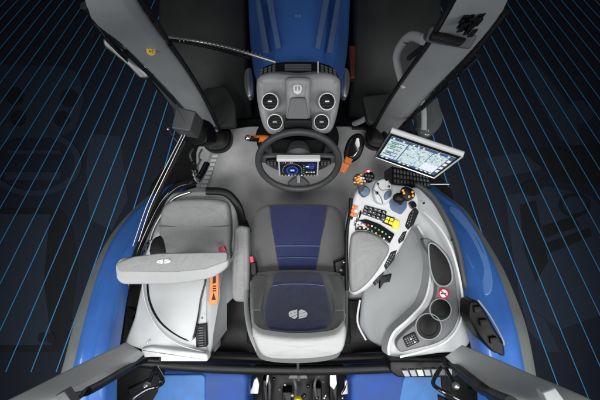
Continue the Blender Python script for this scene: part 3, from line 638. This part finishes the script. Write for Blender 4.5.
# left armrest of the driver seat + buckle
mk('armrest', [pad(PP([(234, 228), (240, 225), (248, 227), (249, 262), (249, 298), (244, 303), (234, 302), (231, 296), (232, 262)], .62), 'seatgrey', .08, .02, rc=.015, dome=.006, steps=5)], DSo, 60)
mk('buckle', [pad(PP([(249, 256), (253, 256), (254, 262), (250, 263)], .60), 'red', .03, .004, rc=.003), pad(PP([(249, 262), (256, 262), (257, 276), (251, 276)], .58), 'black', .05, .006, rc=.006)], DSo, label='red seat belt buckle')
mk('seat_hinge', [pad(PP([(334, 262), (346, 258), (349, 268), (345, 276), (336, 276)], .55), 'black', .1, .01), ball(P(344, 262, .58), .012, 'chrome'), ball(P(341, 270, .58), .01, 'steel')], DSo)

# ------------------------------------------------------------------ passenger seat
PS = thing('passenger_seat', P(195, 240, 0), 'plain grey passenger seat with folding padded backrest, beside the left rear fender', 'seat')
pc_ = mk('seat_cushion', [pad(PP([(166, 203), (176, 199), (200, 198), (222, 200), (228, 206), (230, 225), (229, 246), (224, 262), (168, 262), (160, 248), (158, 232), (160, 212)], .52), 'seatgrey', .11, .03, smooth=4, dome=.012, steps=6)], PS, 60)
mk('seam', [tube(PP([(159, 226, .524), (196, 227, .530), (229, 226, .524)]), .002, 'dark', 5, 6)], pc_)
mk('seat_shell', [pad(PP([(170, 193), (200, 190), (226, 193), (236, 204), (237, 232), (232, 262), (168, 268), (160, 230), (163, 203)], .44), 'mid', .14, .03, smooth=4, steps=5)], PS, 60)
mk('belt_guide', [tube(PP([(206, 191, .50), (226, 193, .50), (238, 206, .48), (243, 224, .42), (246, 240, .35)]), .022, 'black', 5, 10, flat=.5)], PS)
mk('belt_anchor', [pad(PP([(234, 222), (246, 220), (250, 232), (238, 236)], .40), 'black', .06, .008)], PS)
mk('recliner_cover', [pad(PP([(152, 240), (162, 236), (168, 246), (168, 256), (150, 256)], .52), 'black', .05, .01, smooth=3)], PS)
zb = .88
pb = mk('backrest', [pad(PP([(116, 263), (134, 256.5), (158, 253.5), (227, 252), (227, 261), (205, 269), (176, 272), (118, 271.5)], .905), 'seatgrey', .03, .006, rc=.012)], PS, 60)
mk('top_pad', [pad(PP([(114.5, 265), (120, 258), (228, 253), (228.5, 266), (222, 272), (212, 278), (190, 282.5), (168, 284.5), (122, 284.5), (116, 280)], .875), 'vinyl_toplit', .05, .012, rc=.02, steps=5)], pb, 60)  # backrest top, its light painted in as paler vinyl
em_place(P(164, 261.5, .909), Vector((0, .05, 1)).normalized(), Vector((.95, .05, 0)).normalized(), .030, .010, pb, .003)
mk('backrest_post', [pad(PP([(150, 266), (200, 266), (200, 280), (150, 280)], .8), 'dark', .4, .01)], PS)
mk('buckle', [pad(PP([(218, 248), (224, 246), (226, 251), (219, 252)], .60), 'red', .03, .004)], PS, label='red seat belt buckle')

# ------------------------------------------------------------------ left side console
LC = thing('side_console', P(175, 330, 0), 'pale grey side console with storage lid behind the passenger seat', 'console')
lb = mk('console_body', [pad(PP([(142, 280, .50), (150, 268, .50), (210, 262, .50), (208, 300, .50), (206, 330, .52), (208, 362, .55), (150, 356, .58), (142, 350, .58), (124, 344, .58), (134, 318, .55)]), 'pale', .5, .015, rc=.02)], LC, 50)
mk('inner_wall', [pad(PP([(208, 262, .42), (228, 250, .36), (233, 270, .30), (236, 296, .28), (226, 306, .30), (228, 330, .26), (212, 352, .40), (206, 362, .50), (206, 330, .50)]), 'mid', .3, .012, rc=.01),
                  pad(PP([(206, 262, .52), (214, 258, .50), (222, 268, .44), (221, 300, .42), (215, 316, .44), (214, 345, .48), (208, 362, .53), (203, 340, .53)]), 'pale', .2, .012, rc=.02)], lb)
def LZ(pts, dz): return PP([(u, v, .505 + (v-270)/85*.07 + dz) for u, v in pts])
mk('storage_lid', [pad(LZ([(149, 270), (203, 270), (201, 300), (197, 325), (191.5, 341), (176, 336), (159, 322.5), (149, 304), (146.5, 285)], .014), 'gloss', .03, .002, smooth=4),
                   pad(LZ([(150.5, 270), (201.5, 270), (199.6, 300), (195.6, 324), (190.5, 339), (176.5, 334.6), (160.4, 321), (151.0, 303), (148.2, 285)], .0215), 'pale', .02, .006, smooth=4)], lb)
mk('screw', [disc(P(u, v, z), .006, (0, 0, 1), 'steel', .004, 14) for u, v, z in ((147, 343, .60),)], lb)
mk('screw', [disc(P(202, 318, .57), .005, (0, 0, 1), 'dark', .004, 14)], lb)
mk('trim_line', [tube(PP([(142, 282, .565), (146, 305, .565), (158, 328, .57), (178, 344, .575), (204, 352, .575)]), .003, 'white', 5, 8)], lb)
mk('air_louvre', [pad(PP([(195, 325), (206, 324), (207, 347), (196, 348)], .55), 'black', .04, .004, rc=.006)] + keys(PP([(196, 327), (205.5, 326), (206, 346), (197, 347)], .552), 1, 8, ['dark'], .5, .005), lb, label='black slatted louvre')
mk('warning_label', [pad(PP([(210, 272), (215, 268), (219, 268), (218, 300), (217, 304), (209, 305)], .54), 'orange', .006, .001, steps=1), pad(PP([(213, 272), (215.5, 271), (215.5, 283), (212.5, 284)], .545), 'black', .005, .001, steps=1), pad(PP([(213.5, 293), (215.5, 300), (211.5, 300)], .545), 'black', .005, .001, steps=1)] + [pad(PP([(212.5, v), (216, v-.2), (216, v+.8), (212.5, v+1)], .545), 'black', .005, .0005, steps=1) for v in (286, 288.4, 290.6)], lb, label='orange warning label strip')
mk('rear_ledge', [pad(PP([(140, 349), (150, 347), (207, 354), (208, 362), (146, 362)], .60), 'white', .05, .012, rc=.015)], lb)
mk('front_cover', [pad(PP([(168, 196, .36), (196, 186, .3), (214, 190, .3), (230, 196, .30), (234, 205, .30), (170, 215, .36)]), 'pale', .1, .02, rc=.02), pad(PP([(150, 215), (166, 196), (166, 250), (140, 262)], .40), 'white', .1, .02, rc=.02)], lb)

# ------------------------------------------------------------------ right side console
RC = thing('side_console', P(430, 300, 0), 'pale grey side console with cup holders and round red sticker', 'console')
rb = mk('console_body', [pad(PP([(402, 196, .44), (408, 188, .44), (418, 186, .45), (436, 204, .47), (452, 234, .52), (460, 262, .55), (464, 290, .58), (469, 320, .60), (472, 342, .62), (462, 352, .62), (440, 353, .62), (396, 360, .60), (388, 356, .59), (388.5, 345, .59), (394, 332, .59), (408, 319, .59), (423, 303, .59), (429, 284, .59), (430, 262, .57), (426, 242, .55), (417, 226, .52), (404, 220, .48)]), 'pale', .16, .012, rc=.03)], RC, 50)
def bz(u, v): return (u, v, .30 + .20*max(0, min(1, (u-360)/75)))
mk('bowl_panel', [pad(PP([bz(*p) for p in ((361, 296), (366, 276), (376, 252), (388, 232), (400, 212), (420, 212), (438, 230), (442, 262), (440, 306), (420, 330), (402, 352), (388, 352), (368, 341), (358, 326))]), 'bowl', .3, .02, rc=.03)], rb, 60)
mk('trim_edge', [tube(PP([(418, 226, .535), (426.5, 242, .565), (430.5, 262, .585), (429.5, 284, .605), (423.5, 303, .605), (408.5, 319.5, .605), (394.5, 332, .605), (389, 345, .605), (389, 355, .605)]), .007, 'white', 6, 12, flat=.6)], rb)
for u, v, z in ((452, 240, .556), (463, 296, .605), (424, 203, .50)): mk('screw', [disc(P(u, v, z), .006, (0, 0, 1), 'black', .006, 14)], rb)
pn = mk('tray_panel', [pad(PP([(423, 240), (432, 240), (446, 252), (454, 268), (458, 300), (459, 316), (452, 332), (438, 343), (412, 350), (400, 352), (397, 342), (408, 330), (424, 316), (434, 302), (437, 284), (434, 262)], .635), 'tray', .05, .008, smooth=3)], rb, 50)
mk('outer_rim', [tube(PP([(424, 212, .56), (440, 228, .60), (452, 250, .63), (460, 280, .645), (463, 308, .65), (458, 328, .65), (444, 343, .65), (420, 352, .65), (400, 357, .65)]), .006, 'white', 6, 12, flat=.5)], rb)
mk('phone_tray', [pad(PP([(429, 244), (436, 245), (446, 256), (451, 268), (452, 280), (446, 286), (437, 284), (431, 272), (429, 256)], .640), 'black', .01, .003, smooth=4), tube(PP([(429, 244), (436, 245), (446, 256), (451, 268), (452, 280), (446, 286), (437, 284), (431, 272), (429, 256)], .643), .0045, 'mid', 4, 8, True)], pn)
c = P(443.5, 293.5, .64)
mk('no_smoking_sticker', [disc(c, .029, (0, 0, 1), 'red', .008), disc(c + Vector((0, 0, .002)), .022, (0, 0, 1), 'prnt', .008), ring(c + Vector((0, 0, .003)), .0225, .0025, (0, 0, 1), 'red', 28, 6),
    pad([c+Vector((x, y, .004)) for x, y in ((-.015, .003), (.012, .003), (.012, -.003), (-.015, -.003))], 'black', .002, .0003, steps=1), pad([c+Vector((x, y, .005)) for x, y in ((-.016, .012), (-.012, .016), (.016, -.012), (.012, -.016))], 'red', .002, .0003, steps=1)], pn, label='round red and white prohibition sticker')
for u, v, r in ((440.5, 309.5, .054), (428.5, 326.5, .064)):
    cc = P(u, v, .642)
    mk('cup_holder', [ring(cc, r, .0035, (0, 0, 1), 'mid', 40, 8), disc(cc + Vector((0, 0, .001)), r*.97, (0, 0, 1), 'black', .006), ring(cc + Vector((0, 0, .002)), r*.7, .0015, (0, 0, 1), 'rubber', 40, 6)], pn)
q = PP([(403, 338), (415, 332), (420, 342), (407, 348)], .645)
mk('keypad', [pad(q, 'black', .01, .003, rc=.008)] + keys([bil(q, a, b) for a, b in ((.08, .1), (.92, .1), (.92, .9), (.08, .9))], 5, 4, ['gloss'] * 7 + ['pale'] + ['gloss']*3, .25, .003), pn)
mk('inner_edge', [tube(PP([(360, 300, .34), (357.5, 322, .34), (366, 340, .34)]), .006, 'white', 4)], rb)

# ------------------------------------------------------------------ armrest console (controls)
A = thing('armrest_console', P(375, 245, .4), 'white control armrest with grey leather pad, coloured buttons and levers, right of the driver seat', 'armrest')
zA = .72
ab = mk('armrest_body', [pad(PP([(354, 196), (360, 184), (374, 178), (392, 184), (412, 186), (420, 196), (418, 216), (410, 232), (398, 254), (384, 274), (368, 290), (354, 297), (348, 290), (347, 250), (348, 220)], zA), 'armgrey', .10, .018, rc=.03, steps=5)], A, 55)
mk('arm_pad', [pad(PP([(351, 240), (354, 233), (362, 231), (374, 234), (386, 242), (390, 250), (384, 262), (374, 277), (362, 289), (353, 293), (350, 285), (349.5, 262)], zA+.03), 'seatgrey', .06, .018, smooth=4, dome=.012, steps=5)], ab, 60)
# mesh inlays along the rail
g = []
for pts in ([(409, 214), (415, 206), (419, 212), (414, 224), (408, 230), (405, 226)], [(403, 232), (407, 231), (404, 240), (399, 244), (398, 240)], [(391, 252), (397, 250), (394, 260), (386, 270), (384, 266)], [(378, 277), (384, 272), (382, 279), (375, 286), (373, 283)]):
    p3 = PP(pts, zA+.002); g.append(pad(p3, 'black', .006, .001, rc=.003, steps=1)); cc = sum(p3, Vector())/len(p3)
    q4 = [cc + (p - cc)*.72 for p in (p3[0], p3[1], p3[len(p3)//2+1], p3[-1])]
    g += keys(q4, 3, 5, ['steel', None, 'mid'], .45, .003)
mk('mesh_inlay', g, ab)
mk('bow_clip', [pad(PP([(381, 277), (392, 274), (390, 282), (384, 283), (380, 289), (380, 282)], .62), 'black', .03, .004)], ab)
# coloured button strip
q = PP([(358, 222), (372, 223), (394, 236), (388, 246)], zA+.008)
mk('button_strip', [pad(PP([(356, 221), (366, 219), (380, 224), (395, 234), (390, 244), (378, 236), (366, 231), (355, 231)], zA+.010), 'gloss', .02, .004, rc=.008)], ab)
row = [(358.5, 224.5, 'slate'), (361.5, 223.8, 'e_b'), (365, 224.2, 'red'), (368.5, 225, 'red'), (372, 226, 'prnt'), (375.5, 227.8, 'green'), (379, 229.8, 'green'), (382.5, 231.8, 'yellow'), (386, 234, 'green'), (389.5, 237, 'prnt'),
       (360, 228, 'amber'), (364, 228, 'prnt'), (368, 229, 'yellow'), (372, 231, 'green'), (376, 233, 'amber'), (380, 235.6, 'green'), (384, 238.4, 'prnt')]
for u, v, m in row:
    c = P(u, v, zA+.014); mk('button', [disc(c, .0045, (0, 0, 1), m, .006, 12)], ab)
# black keypad + yellow keys
q = PP([(365, 205), (387, 211), (385, 222), (362, 214)], zA+.006)
kp = mk('keypad', [pad(q, 'black', .02, .003, rc=.006)] + keys(q, 5, 3, ['gloss', 'gloss', 'dark', 'gloss'], .22, .005), ab)
g = []
for i in range(15):
    s, t = (i % 5 + .5)/5, (i//5 + .5)/3; c = bil(q, s, t) + Vector((0, 0, .0065)); g.append(disc(c, .0018, (0, 0, 1), 'prnt', .001, 8))
mk('key_symbol', g, kp)
q = PP([(386.5, 216), (394, 218.5), (392, 225.5), (383.5, 222)], zA+.006)
mk('keypad', [pad([bil(q, a, b) for a, b in ((-.1, -.15), (1.1, -.15), (1.1, 1.15), (-.1, 1.15))], 'black', .02, .003, lift=-.001)] + keys(q, 2, 2, ['yellow'], .22, .006), ab, label='four yellow keys')
mk('yellow_switch', [pad(PP([(395, 219), (400, 221), (399, 230), (393, 229), (392, 224)], zA+.016), 'yellow', .03, .006, rc=.008)], ab)
# orange/black strip left
q = PP([(352, 205), (358, 206), (356, 220), (349, 220)], zA+.005)
mk('slider_row', keys(q, 2, 4, ['orange', 'orange', 'orange', 'prnt', 'orange', 'orange', 'black', 'prnt'], .2, .006), ab)
mk('side_switch', [pad(PP([(357, 216), (361, 210), (362, 213), (358, 222)], zA+.01), 'gloss', .02, .003), pad(PP([(355, 221), (357, 218), (357, 224), (354, 226)], zA+.01), 'gloss', .02, .003)], ab)
# white control pod with buttons
pod = mk('control_pod', [pad(PP([(376, 181), (384, 178), (391, 181), (393, 190), (391, 200), (384, 205), (376, 202), (373, 191)], zA+.05), 'armgrey', .06, .010, rc=.02, steps=5), tube(PP([(374, 190), (380, 196), (383, 204)], zA+.052), .0018, 'dark', 4, 6), tube(PP([(377, 182), (381, 190), (391, 189)], zA+.052), .0015, 'dark', 4, 6), pad(PP([(386, 192), (391, 190), (391, 196), (386, 200), (384, 197)], zA+.056), 'slate', .01, .003, smooth=4, steps=2)], ab, 60)
for u, v in ((378, 184), (377, 193), (386.5, 180), (390, 182.5), (389, 186.5)):
    mk('pod_button', [disc(P(u, v, zA+.056), .006 if v < 190 else .008, (0, 0, 1), 'gloss', .008, 16)], pod)
# multifunction joystick : orange keyed ball
j = P(359, 180, .84)
jy = mk('joystick', [tube([P(364, 196, .70), P(361, 188, .78), j], .016, 'dark', 4, 12), ball(j, .030, 'dark', (1, 1, .8)), ball(P(369, 177, .85), .026, 'black', (1, 1.1, .7))], ab)
g = []
for i in range(14):
    a = i*2.4; r = .004+.0017*i; g.append(ball(j + Vector((math.cos(a)*r, math.sin(a)*r, .023 - r*r*16)), .0055, 'prnt' if i % 5 == 3 else 'amber', (1.35, .9, .6), 10))
mk('thumb_button', g, jy)
mk('red_button', [disc(P(368.5, 171.5, .86), .017, (0, -.2, 1), 'red', .012, 20, .011), disc(P(368.5, 171.2, .868), .006, (0, -.2, 1), 'prnt', .002, 12)], jy)
mk('black_keys', [ball(P(u, v, .875), .006, 'dark', ns=8) for u, v in ((366, 175), (369, 175.5), (372, 176), (367, 178.5), (370, 179), (373, 180))], jy)
mk('knob', [lathe([(.026, 0), (.026, .03), (.021, .038), (0, .04)], P(363.5, 191, .74), (0, -.15, 1), 'slate', 24)], ab, label='round slate blue knob')
# blue well with gear knob
mk('lever_well', [pad(PP([(389, 201), (395, 196), (407, 199), (407, 208), (401, 215), (391, 210)], zA+.004), 'slate', .02, .004, rc=.012)], ab)
gk = mk('range_lever', [tube([P(400, 204, .70), P(400, 198, .80)], .012, 'black', 0), ball(P(399, 198, .82), .030, 'black', (1, .85, .7)), pad(PP([(402, 190), (406, 186), (414, 190), (415, 197), (408, 201), (403, 197)], .84), 'black', .03, .008, smooth=3, dome=.006)], ab)
mk('lever_marks', [ball(P(u, v, .852), .0058, 'amber', (1, 1.2, .6), 8) for u, v in ((403, 190.5), (404, 193), (412.5, 192), (413, 195.5), (409, 196.5))], gk)
mk('rocker', [pad(PP([(409, 203), (414, 201), (417, 206), (412, 209)], zA+.012), 'gloss', .02, .004, smooth=3)], ab)
mk('side_rail', [tube(PP([(351, 198), (350, 214), (347, 232), (346.5, 262), (347, 290)], .71), .010, 'black', 5, 10)], A)
mk('arm_base', [pad(PP([(362, 220), (392, 220), (380, 262), (360, 274)], .60), 'dark', .5, .02, rc=.02)], A)

# ------------------------------------------------------------------ monitor
mp = PP([(391, 132, 1.04), (463, 156, 1.04), (434, 178, .93), (375, 157, .93)])
MO = thing('monitor', (mp[0]+mp[2])/2, 'white-edged touchscreen monitor lit with a pale speckled map, beside the right front pillar', 'monitor')
n_, c_ = newell(mp)
mk('housing', [pad(mp, 'black', .035, .004, rc=.008)], MO)
mk('frame_edge', [tube([mp[0]+n_*.0+Vector((0, .008, 0)), mp[0].lerp(mp[1], .5)+Vector((0, .008, 0)), mp[1]+Vector((0, .008, 0))], .0125, 'white', 0, 12), tube([mp[1], mp[2]], .004, 'pale', 0, 8), tube([mp[0], mp[3]], .004, 'dark', 0, 8), tube([mp[3], mp[2]], .003, 'chrome', 0, 8)], MO)
sq = [bil(mp, a, b) for a, b in ((.045, .12), (.955, .12), (.955, .9), (.045, .9))]
sc = mk('screen', [pad([p + n_*.0025 for p in sq], 'map', .004, .0005, steps=1)], MO)
bar = lambda a0, b0, a1, b1, m, l=.004: pad([bil(sq, a, b) + n_*l for a, b in ((a0, b0), (a1, b0), (a1, b1), (a0, b1))], m, .002, .0003, steps=1)
g = [bar(0, 0, 1, .10, 'slate'), bar(0, .93, 1, 1, 'slate'), bar(.285, .1, .30, .93, 'slate'), bar(.68, .1, .69, .6, 'slate'), bar(.93, .1, 1, .93, 'slate'), bar(.69, .6, .93, .9, 'e_w')]
for i in range(12): g.append(bar(.03+i*.078, .025, .06+i*.078, .075, random.choice(['e_w', 'e_b', 'prnt']), .006))
for i in range(12): g.append(bar(.03+i*.078, .945, .07+i*.078, .985, random.choice(['e_w', 'e_b', 'prnt']), .006))
for i in range(5):
    g.append(bar(.03, .18+i*.15, .24, .20+i*.15, 'slate', .006)); g.append(bar(.05, .23+i*.15, .14, .27+i*.15, random.choice(['e_w', 'slate', 'green']), .006))
for i in range(4): g.append(bar(.94, .18+i*.18, .99, .28+i*.18, 'prnt', .006))
mk('screen_layout', g, sc)
mk('mount', [tube([c_ - n_*.03, c_ - n_*.12 + Vector((.0, .05, -.05)), P(392, 142, .6), P(384, 134, .3)], .018, 'black', 5, 12)], MO)

# ------------------------------------------------------------------ lights
w = bpy.data.worlds.new('World'); S.world = w; w.use_nodes = True
bg = w.node_tree.nodes['Background']; bg.inputs[0].default_value = (.80, .90, 1, 1); bg.inputs[1].default_value = .065
def area(loc, tgt, size, e, col=(1, 1, 1), sy=None):
    l = bpy.data.lights.new('added_softbox', 'AREA'); l.energy = e; l.size = size; l.color = col
    if sy: l.shape = 'RECTANGLE'; l.size_y = sy
    l.spread = math.radians(75)
    o = bpy.data.objects.new('added_softbox', l); COL.objects.link(o); o.location = loc
    o.rotation_euler = (Vector(tgt)-Vector(loc)).to_track_quat('-Z', 'Y').to_euler(); return o
def spot(loc, tgt, e, ang, blend=1, rad=.5, col=(1, 1, 1)):
    l = bpy.data.lights.new('added_spot', 'SPOT'); l.energy = e; l.spot_size = math.radians(ang); l.spot_blend = blend; l.shadow_soft_size = rad; l.color = col
    o = bpy.data.objects.new('added_spot', l); COL.objects.link(o); o.location = loc
    o.rotation_euler = (Vector(tgt)-Vector(loc)).to_track_quat('-Z', 'Y').to_euler(); return o
spot((-1.1, -1.7, 4.6), (-.55, -1.15, 0), 470, 66, 1, .7)  # added rear spots, cone edge shaped to fade the light forward
spot((1.1, -1.7, 4.6), (.55, -1.15, 0), 400, 66, 1, .7)
spot((0, .25, 3.7), (0, -1.05, .8), 190, 74, 1, .5)  # added fill spot for the rear pillars and backrest front
area((-3.0, -2.2, 3.2), (-1.0, -.9, .5), 2.2, 17)  # added unseen softboxes at both sides, for reflections on the fenders
area((3.0, -2.2, 3.2), (1.0, -.9, .5), 2.2, 17)
S.view_settings.view_transform = 'Standard'; S.view_settings.look = 'None'; S.view_settings.exposure = 0
S.render.resolution_x = 1024; S.render.resolution_y = 683
